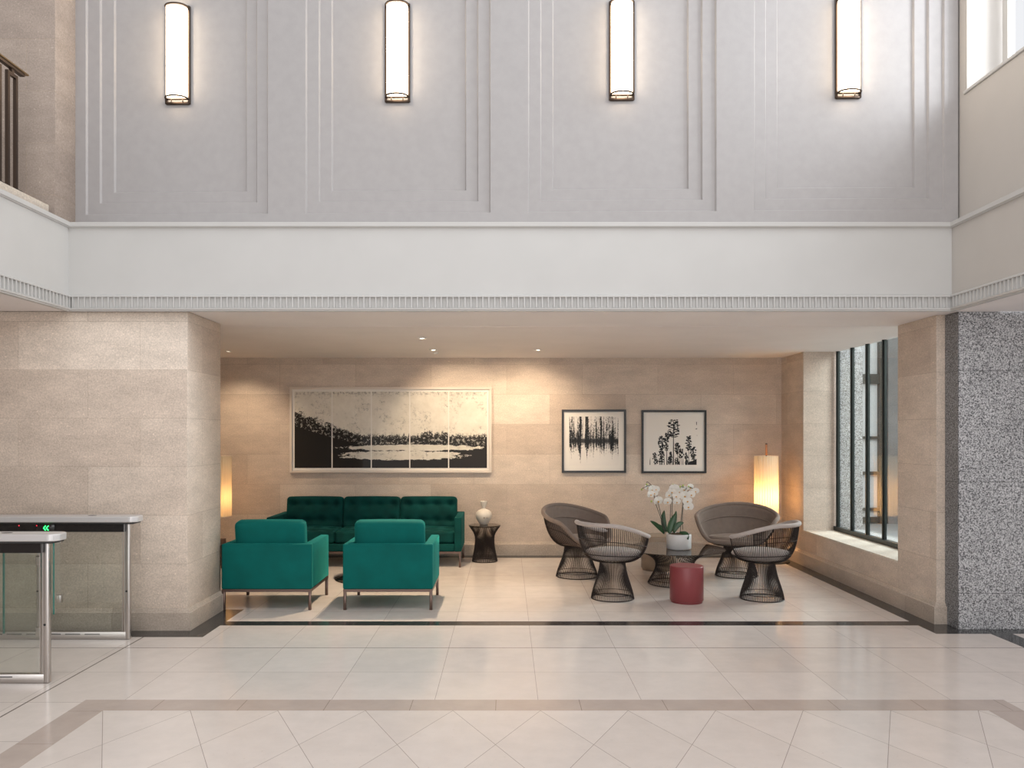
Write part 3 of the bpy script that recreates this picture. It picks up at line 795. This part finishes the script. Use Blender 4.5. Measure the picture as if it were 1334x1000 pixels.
def wire_table(name, label, loc, rb, rw, rt, h, rg, zwf=.55, n=72, group=None):
    t = thing(name, label, 'table', loc, 0, group)
    b = MB()
    P1 = [(rb, .006), (rb*.9, h*.22), (rw, h*.35), (rw, h*zwf)]; P2 = [(rw, h*zwf), (rw, h*.78), (rt*.86, h*.88), (rt, h-.012)]
    for i in range(n):
        th = 2*PI*i/n; b.tube([polar(th, *bez(P1, k/7)) for k in range(8)]+[polar(th, *bez(P2, k/7)) for k in range(1, 8)], WR, 4, ends=False)
    b.build('wire_base', M['wire'], t)
    for rr, zz, wr in ((rb, .006, .005), (bez(P1, .2)[0], bez(P1, .2)[1], .003), (rt, h-.012, .005)):
        b = MB(); b.tube([polar(2*PI*i/64, rr, zz) for i in range(64)], wr, 6, closed=True); b.build('base_ring', M['wire'], t)
    b = MB(); b.lathe([(rg-.003, h-.008), (rg, h-.006), (rg, h-.001), (rg-.003, h)], 72, smooth=False); b.build('glass_top', M['smoke'], t)
    return t
wire_table('wire_coffee_table', 'low round smoked glass table on a bronze wire base carrying the white orchid', (1.84, 8.92, 0), .29, .205, .42, .385, .54)
wst = wire_table('wire_side_table', 'small bronze wire side table right of the sofa holding a cream vase', (-.282, 10.48, 0), .163, .122, .200, .468, .205, .62, 64)
va = thing('vase', 'cream round-bellied ceramic vase with a flared neck on the wire side table', 'vase', (-.295, 10.50, .469))
b = MB(); b.lathe([(.045, 0), (.05, .004), (.075, .04), (.10, .085), (.107, .118), (.10, .155), (.07, .185), (.03, .20), (.018, .207), (.022, .222), (.035, .25), (.042, .285), (.045, .302), (.040, .303), (.032, .27), (.012, .225)], 48); b.build('body', M['vase'], va)
b = MB(); b.box(.0, .016, -.111, -.104, .088, .104, bev=.003); b.box(.03, .06, -.1065, -.095, .094, .097); b.build('glaze_mark', M['mark'], va)

# stools
rs = thing('stool', 'dark red leather cylinder stool in front of the wire coffee table', 'stool', (1.755, 7.95, 0))
def stool(t, r, h, m):
    b = MB(); b.lathe([(r-.012, 0), (r-.012, .018)], 56); b.build('plinth', m, t)
    b = MB(); b.lathe([(r-.006, .018), (r, .024), (r, h-.008), (r-.003, h-.002), (r-.008, h)], 64); o = b.build('body', m, t)
stool(rs, .162, .355, M['red'])
bs_ = thing('stool', 'beige cylinder stool standing behind the wire coffee table', 'stool', (1.835, 9.86, 0)); stool(bs_, .205, .415, M['beige'])

# ------------------------------------------------------------------ orchid
OR = (1.84+.04-.01, 8.86, .386)
orc = thing('potted_orchid', 'white flowering moth orchids in a pale round pot on the glass table', 'plant', OR)
b = MB(); b.lathe([(.125, .004), (.133, .010), (.135, .158), (.131, .165), (.122, .165), (.120, .150), (.02, .148)], 56, cap=False)
b.lathe([(.11, 0), (.125, .004)], 56, cap=True); b.build('pot', M['pot'], orc)
b = MB(); b.grid(lambda u, v: Vector((.121*v*math.cos(2*PI*u), .121*v*math.sin(2*PI*u), .155+.014*(1-v*v)+random.uniform(-.005, .008)*(v < 1))), 40, 10, closed_u=True); b.build('bark', M['soil'], orc)
def leaf(base, tip, bend, wd):
    b = MB(); base = Vector(base); tip = Vector(tip); mid = (base+tip)/2+Vector(bend)
    ax = (tip-base).normalized(); sd = ax.cross(Vector((0, -1, .25))).normalized()
    def fn(u, v):
        p = base*(1-u)**2+mid*2*u*(1-u)+tip*u*u
        wv = wd*(math.sin(PI*min(1, u*.93+.07))**.6)*(1-.15*u); s = (v-.5)*2
        n = sd.cross(ax).normalized()
        return p+sd*wv*s+n*(-.16*wd*(1-s*s))
    b.grid(fn, 14, 6); o = b.build('leaf', M['leaf'], orc)
    md = o.modifiers.new('s', 'SOLIDIFY'); md.thickness = .003
k8 = 8.86/F
def op(px, py, dy=0): return Vector(((px-660)*k8-OR[0], dy, EYE+(565-py)*k8-OR[2]))
leaf(op(866, 695, .02), op(846.5, 678, -.02), (0, 0, .035), .026)
leaf(op(869, 693, .03), op(866, 665, .03), (-.04, 0, .0), .030)
leaf(op(871, 694, -.03), op(880.5, 666.5, -.03), (-.035, 0, -.02), .036)
leaf(op(876, 692, .03), op(882, 666, .05), (.015, 0, 0), .022)
leaf(op(877, 693, -.02), op(890, 680, -.03), (-.01, 0, .06), .030)
leaf(op(884, 692, -.06), op(893, 700.5, -.13), (.045, 0, .035), .028)
leaf(op(866, 694, .06), op(858, 684, .12), (0, 0, .03), .024)
def stemc(pts, r=.0036):
    # smooth catmull
    P = [Vector(p) for p in pts]; out = []
    P = [P[0]]+P+[P[-1]]
    for i in range(1, len(P)-2):
        for k in range(6):
            t = k/6; a, b_, c, d = P[i-1:i+3]
            out.append(.5*((2*b_)+(c-a)*t+(2*a-5*b_+4*c-d)*t*t+(3*b_-a-3*c+d)*t**3))
    out.append(P[-2]); b = MB(); b.tube(out, r, 6); return b.build('stem', M['stem'], orc)
stemc([op(866, 694, 0), op(860, 672, .0), op(854, 655, 0), op(851, 640, 0), op(846, 632, -.02), op(836, 636, -.03)])
stemc([op(868, 694, .02), op(861.5, 672), op(857, 653, .0), op(855, 641, .02), op(846, 629, .02), op(842, 628, .0)])
stemc([op(873.5, 694, .04), op(874.5, 660, .04), op(875, 640, .05), op(874, 632, .05)])
stemc([op(876, 694, .04), op(876.5, 660, .04), op(876.5, 640, .0), op(882, 634, -.02), op(890, 634, -.04)])
stemc([op(886, 694, .0), op(887.5, 675, .0), op(889, 660, 0), op(891, 642, 0), op(896, 634, -.02), op(904, 637, -.04)])
stemc([op(890, 690, .02), op(889.5, 672, .02), op(891.5, 655, .02), op(896, 640, .0), op(901, 633, .0)])
fl = MB()
def flower(p, s, yaw, pitch):
    R = Matrix.Rotation(yaw, 4, 'Z') @ Matrix.Rotation(pitch, 4, 'X'); b = MB()
    # petals in local XZ plane facing -Y
    for a, L, wd, oy in ((90, 1.0, .46, .004), (215, 1.0, .42, .005), (325, 1.0, .42, .005), (14, 1.1, .78, 0), (166, 1.1, .78, 0)):
        a = math.radians(a); d = Vector((math.cos(a), 0, math.sin(a))); e = Vector((-math.sin(a), 0, math.cos(a)))
        def fn(u, v, d=d, e=e, L=L, wd=wd, oy=oy):
            ww = wd*math.sin(PI*(u*.86+.08))**.7; sv = (v-.5)*2
            return R @ ((d*u*L+e*ww*sv)*s+Vector((0, oy-.25*s*u*u*.6+.10*s*sv*sv, 0)))
        b.grid(fn, 6, 4)
    o = b.build('flower', M['petal'], orc); o.location = p
    b = MB(); q = bmesh.new(); bmesh.ops.create_uvsphere(q, u_segments=10, v_segments=6, radius=s*.2)
    for f_ in q.faces: f_.smooth = True
    b.merge(q, R @ Matrix.Translation((0, -.2*s, -.17*s)) @ Matrix.Diagonal((1, 1.2, .8, 1)))
    b.build('flower_lip', M['lip'], o)
FL = [(849.5, 637, .036), (846.5, 643.5, .032), (852, 642, .03), (857, 652, .04), (843, 634.5, .024),
      (877.5, 636, .04), (871, 644, .032), (869.5, 653, .034), (880, 645.5, .032), (874.5, 640, .032), (881, 653, .03),
      (891.5, 645.5, .04), (890.5, 637, .03), (894.5, 652, .038), (896.5, 659.5, .038), (899, 643.5, .034), (898.5, 634.5, .032), (905, 639, .028), (884.5, 640, .026), (853.5, 636.5, .028)]
for x, y, s in FL: flower(op(x, y, -.03+random.uniform(-.035, .03)), s*1.32, random.uniform(-.5, .5), random.uniform(-.1, .35))
for x, y in ((835.5, 637), (842, 630.5), (848, 652.5), (885.5, 633.5), (889, 632), (896, 633), (876, 631)):
    b = MB(); q = bmesh.new(); bmesh.ops.create_uvsphere(q, u_segments=10, v_segments=8, radius=.009)
    for f_ in q.faces: f_.smooth = True
    b.merge(q, Matrix.Translation(op(x, y, -.03)) @ Matrix.Diagonal((1, 1, 1.35, 1))); b.build('bud', M['bud'], orc)

# ------------------------------------------------------------------ floor lamps
def lamp_parts(t, e):
    b = MB(); b.lathe([(.29, 0), (.29, .010), (.27, .014), (.02, .018)], 56); b.build('base', M['blackm'], t)
    b = MB(); b.tube([(0, 0, .016), (0, 0, 1.36)], .009, 10); b.build('pole', M['blackm'], t)
    b = MB(); n = 28*6
    z0, z1 = .587, 1.352
    def fn(u, v):
        k = (u*28) % 1; r = .153-.007*(1-k)
        r *= (1-.006*v); return Vector((r*math.cos(2*PI*u), r*math.sin(2*PI*u), z0+(z1-z0)*v))
    b.grid(fn, n, 2, closed_u=True, smooth=False)
    sh = b.build('lamp_shade', M['shade'], t)
    for z in (z0, z1):
        b = MB(); b.tube([polar(2*PI*i/48, .151, z) for i in range(48)], .003, 6, closed=True)
        if z == z1:
            for i in range(3): a = 2*PI*i/3; b.tube([(0, 0, z1-.004), (.15*math.cos(a), .15*math.sin(a), z1-.002)], .002, 6)
        b.build('shade_ring', M['cream'], sh)
    b = MB(); b.box(-.013, .013, -.005, .005, 1.36, 1.505, bev=.003); b.build('leather_handle', M['leather'], t)
    b = MB(); b.lathe([(.011, 1.498), (.013, 1.505), (.011, 1.514)], 16); b.build('knob', M['blackm'], t)
    l = bpy.data.lights.new('lamp_bulb', 'POINT'); l.energy = e; l.color = (1, .55, .22); l.shadow_soft_size = .045
    o = bpy.data.objects.new('lamp_bulb', l); C.objects.link(o); o.parent = t; o.location = (0, 0, .83)
lp = thing('floor_lamp', 'floor lamp with tall glowing pleated shade in the right corner behind the lounge chair', 'lamp', (3.345, 10.5, 0)); lamp_parts(lp, 20)
lp2 = thing('floor_lamp', 'floor lamp with tall pleated cream shade half hidden behind the stone pier', 'lamp', (-3.665, 10.40, -.0)); lamp_parts(lp2, 6.5)
lp2['group'] = lp['group'] = 'matching pleated floor lamps'

# ------------------------------------------------------------------ pictures
def art_uv(t, W, H):
    tc = t.n.new('ShaderNodeTexCoord'); sp = t.n.new('ShaderNodeSeparateXYZ'); t.l.new(tc.outputs['Object'], sp.inputs[0])
    u = t.mt('ADD', t.mt('DIVIDE', sp.outputs[0], W), .5); v = t.mt('ADD', t.mt('DIVIDE', sp.outputs[2], H), .5)
    return u, v
def landscape_mat(W, H):
    m = bpy.data.materials.new('landscape_print'); t = NT(m); u, v = art_uv(t, W, H)
    uv = t.comb(t.mt('MULTIPLY', u, 2.6), v, 0)
    nf = t.mt('SUBTRACT', t.noise(uv, 26, 6, .75), .5); nm = t.mt('SUBTRACT', t.noise(uv, 7, 5, .7), .5)
    # wooded bank on the left falling to the horizon
    bank = t.mt('MULTIPLY', t.mt('POWER', t.ramp(u, .37, .0), 1.25), .34)
    sky = t.mt('ADD', .415, bank)
    blocks = t.n.new('ShaderNodeTexWhiteNoise'); blocks.noise_dimensions = '1D'; t.l.new(t.mt('FLOOR', t.mt('MULTIPLY', u, 110)), blocks.inputs[1])
    bl_ = t.mt('MULTIPLY', t.mt('MULTIPLY', blocks.outputs[0], .10), t.gt(u, .22))
    city = t.mt('MULTIPLY', t.mt('MULTIPLY', t.gt(u, .66), t.lt(u, .80)), .05)
    hz = t.mt('ADD', t.mt('ADD', sky, t.mt('ADD', t.mt('MULTIPLY', nf, .26), t.mt('MULTIPLY', t.mt('MULTIPLY', nm, .5), t.ramp(u, .32, .1)))), t.mt('ADD', t.mt('MULTIPLY', bl_, .28), t.mt('MULTIPLY', blocks.outputs[0], city)))
    land = t.ramp(t.mt('SUBTRACT', hz, v), -.005, .005)
    ht = t.mt('MULTIPLY', t.AND(land, t.gt(v, t.mt('ADD', .30, t.mt('MULTIPLY', bank, .75)))), t.gt(t.mt('ADD', nf, 0.0), .055))
    # bright water: two long flat streaks
    def ell(cu, cv, ru, rv, k):
        a = t.mt('POWER', t.mt('ABSOLUTE', t.mt('DIVIDE', t.mt('SUBTRACT', u, cu), ru)), 2.0); c = t.mt('POWER', t.mt('ABSOLUTE', t.mt('DIVIDE', t.mt('SUBTRACT', v, cv), rv)), 2.0)
        wn = t.noise(t.comb(t.mt('MULTIPLY', u, 7), t.mt('MULTIPLY', v, 9), k), 3, 6, .75)
        return t.lt(t.mt('ADD', t.mt('ADD', a, c), t.mt('MULTIPLY', t.mt('SUBTRACT', wn, .5), 3.2)), 1.0)
    water = t.OR(ell(.62, .265, .36, .04, 0), ell(.56, .165, .31, .06, 3))
    water = t.AND(water, t.lt(v, .31))
    ink = t.mt('MULTIPLY', t.mt('SUBTRACT', land, t.mt('MULTIPLY', ht, .5)), t.NOT(t.mt('MULTIPLY', water, .93)))
    sp_ = t.mt('MULTIPLY', t.ramp(t.noise(t.comb(t.mt('MULTIPLY', u, 2.6), v, 4), 20, 8, .85), .52, .64), t.ramp(t.noise(uv, 4.0, 3), .46, .56))
    edge = t.mt('MULTIPLY', t.ramp(v, .93, 1.0), t.ramp(nf, -.02, .1))
    tone = t.mt('MAXIMUM', ink, t.mt('MULTIPLY', t.mt('MAXIMUM', sp_, edge), .75))
    paper = t.mix(t.ramp(nm, -.2, .2), (.66, .61, .52), (.78, .73, .64))
    col = t.mix(tone, paper, (.020, .017, .015))
    t.l.new(col, t.b.inputs['Base Color']); t.b.inputs['Roughness'].default_value = .6
    t.b.inputs['Specular IOR Level'].default_value = .15; t.b.inputs['Coat Weight'].default_value = .12; t.b.inputs['Coat Roughness'].default_value = .03
    return m
def forest_mat(W, H):
    m = bpy.data.materials.new('lakeside_forest_print'); t = NT(m); u, v = art_uv(t, W, H)
    n1 = t.noise(t.comb(t.mt('MULTIPLY', u, 9), t.mt('MULTIPLY', v, .35), 0), 4.2, 4, .75)
    n2 = t.noise(t.comb(t.mt('MULTIPLY', u, 3), t.mt('MULTIPLY', v, 2.2), 3), 12, 5, .8)
    env = t.noise(t.comb(t.mt('MULTIPLY', u, 4), 0, 7), 3.0, 2, .5)
    up = t.mt('MULTIPLY', t.mt('MAXIMUM', t.mt('SUBTRACT', v, .52), 0.0), .16)
    dn = t.mt('MULTIPLY', t.mt('MAXIMUM', t.mt('SUBTRACT', .44, v), 0.0), .55)
    val = t.mt('ADD', t.mt('MULTIPLY', n1, .6), t.mt('MULTIPLY', n2, .4))
    val = t.mt('ADD', val, t.mt('MULTIPLY', t.mt('SUBTRACT', env, .5), .45))
    val = t.mt('SUBTRACT', t.mt('SUBTRACT', val, up), dn)
    a = t.ramp(val, .435, .475)
    bandm = t.ramp(t.mt('ABSOLUTE', t.mt('SUBTRACT', v, .505)), 0.075, .03)
    a = t.mt('MAXIMUM', a, t.mt('MULTIPLY', bandm, .95))
    col = t.mix(a, (.78, .74, .69), (.014, .014, .015)); t.l.new(col, t.b.inputs['Base Color'])
    t.b.inputs['Roughness'].default_value = .6; t.b.inputs['Specular IOR Level'].default_value = .15; t.b.inputs['Coat Weight'].default_value = .12; t.b.inputs['Coat Roughness'].default_value = .03
    return m
YW = 10.998
def frame(t, W, H, w, depth, m, name='frame'):
    b = MB()
    for s in (-1, 1):
        b.box(s*W/2-(w if s > 0 else 0), s*W/2+(w if s < 0 else 0), -depth, 0, -H/2, H/2)
        b.box(-W/2+w, W/2-w, -depth, 0, s*H/2-(w if s > 0 else 0), s*H/2+(w if s < 0 else 0))
    return b.build(name, m, t)
def picture(label, x0, y0, x1, y1, name='framed_print'):
    A = at(x0, y0, YW-.04); B = at(x1, y1, YW-.04)
    t = thing(name, label, 'picture', ((A.x+B.x)/2, YW, (A.z+B.z)/2)); return t, B.x-A.x, A.z-B.z
t, W, H = picture('long white-framed black and cream landscape print of five sheets above the sofa', 377.3, 504, 640.4, 615.4)
frame(t, W, H, .030, .045, M['cream'])
b = MB(); b.box(-W/2+.03, W/2-.03, -.02, -.002, -H/2+.03, H/2-.03); b.build('mount', M['mount'], t)
aw, ah = W-.125, H-.125
b = MB(); b.box(-aw/2, aw/2, -.024, -.0205, -ah/2, ah/2); b.build('print', landscape_mat(aw, ah), t)
b = MB()
for px in (432.5, 483.5, 533.5, 584): X = (px-508.8)/F*YW; b.box(X-.007, X+.007, -.027, -.0242, -ah/2-.01, ah/2+.01)
b.build('sheet_gap', M['mount'], t)
t, W, H = picture('black-framed square print of bare lakeside trees mirrored in water', 732, 533.3, 815.8, 615.6)
frame(t, W, H, .027, .035, M['artblack'])
b = MB(); b.box(-W/2+.022, W/2-.022, -.012, -.002, -H/2+.022, H/2-.022); b.build('mount', M['mount'], t)
aw = 64/F*YW; b = MB(); b.box(-aw/2, aw/2, -.0145, -.0125, -aw/2, aw/2); o = b.build('print', forest_mat(aw, aw), t); o.location = (.0, 0, .0)
t, W, H = picture('black-framed square print of tall dark pine trees on pale sky', 836, 534, 920.6, 616.2)
frame(t, W, H, .027, .035, M['artblack'])
b = MB(); b.box(-W/2+.022, W/2-.022, -.012, -.002, -H/2+.022, H/2-.022); b.build('mount', M['mount'], t)
b = MB(); b.box(-W/2+.06, W/2-.06, -.0145, -.0125, -H/2+.065, H/2-.05); pr = b.build('print', M['paper2'], t)
mb = MB(); rnd = random.Random(4)
k11 = YW/F/6.064
def ap(zx, zy): return ((zx-960)*k11, (335-zy)*k11)
def poly(pts, y=-.0150):
    mb.quad([(p[0], y, p[1]) for p in pts])
def blob(zx, zy, r, ry=None):
    ry = ry or r; n = 11; y = -.0149-rnd.random()*.0006
    poly([ap(zx+r*rnd.uniform(.45, 1.15)*math.cos(2*PI*i/n), zy+ry*rnd.uniform(.45, 1.15)*math.sin(2*PI*i/n)) for i in range(n)], y)
def pine(zx, top, bot, wd, crown):
    w0 = max(2.0, wd*.10)
    poly([ap(zx-w0, bot), ap(zx+w0, bot), ap(zx+w0*.5, top), ap(zx-w0*.5, top)])
    z = top
    while z < crown:
        f_ = (z-top)/(crown-top); s = wd*(.30+.70*math.sin(PI*(.15+.7*f_)))
        for k in range(4):
            ox = rnd.uniform(-s, s); blob(zx+ox, z+rnd.uniform(-5, 5)+abs(ox)*.12, rnd.uniform(.16, .34)*wd+2, rnd.uniform(4, 8))
        z += rnd.uniform(6, 10)
pine(957, 165, 518, 44, 300); pine(905, 265, 518, 22, 330); pine(868, 297, 518, 30, 385); pine(903, 355, 518, 14, 400)
pine(990, 345, 518, 24, 430); pine(1018, 395, 518, 20, 460); pine(1078, 295, 518, 23, 400); pine(1115, 380, 518, 24, 470)
pine(808, 428, 518, 18, 470); pine(935, 415, 518, 12, 500); pine(860, 390, 518, 22, 500); pine(1060, 430, 518, 14, 510); pine(818, 470, 518, 16, 512); pine(985, 470, 518, 18, 515); pine(925, 455, 518, 12, 510)
for x in (772, 848, 858, 884, 912, 948, 972, 1005, 1032, 1055): poly([ap(x-3, 518), ap(x+3, 518), ap(x+2, 518-rnd.uniform(25, 75)), ap(x-2, 518-rnd.uniform(25, 75))])
poly([ap(1062, 518), ap(1140, 518), ap(1140, 470), ap(1110, 486), ap(1085, 492)])
poly([ap(1136, 180), ap(1142, 178), ap(1141, 205), ap(1137, 203)]); poly([ap(1128, 236), ap(1144, 228), ap(1142, 238)]); poly([ap(1140, 284), ap(1145, 284), ap(1144, 290)])
mb.build('ink_silhouette', M['ink'], pr, recalc=False)
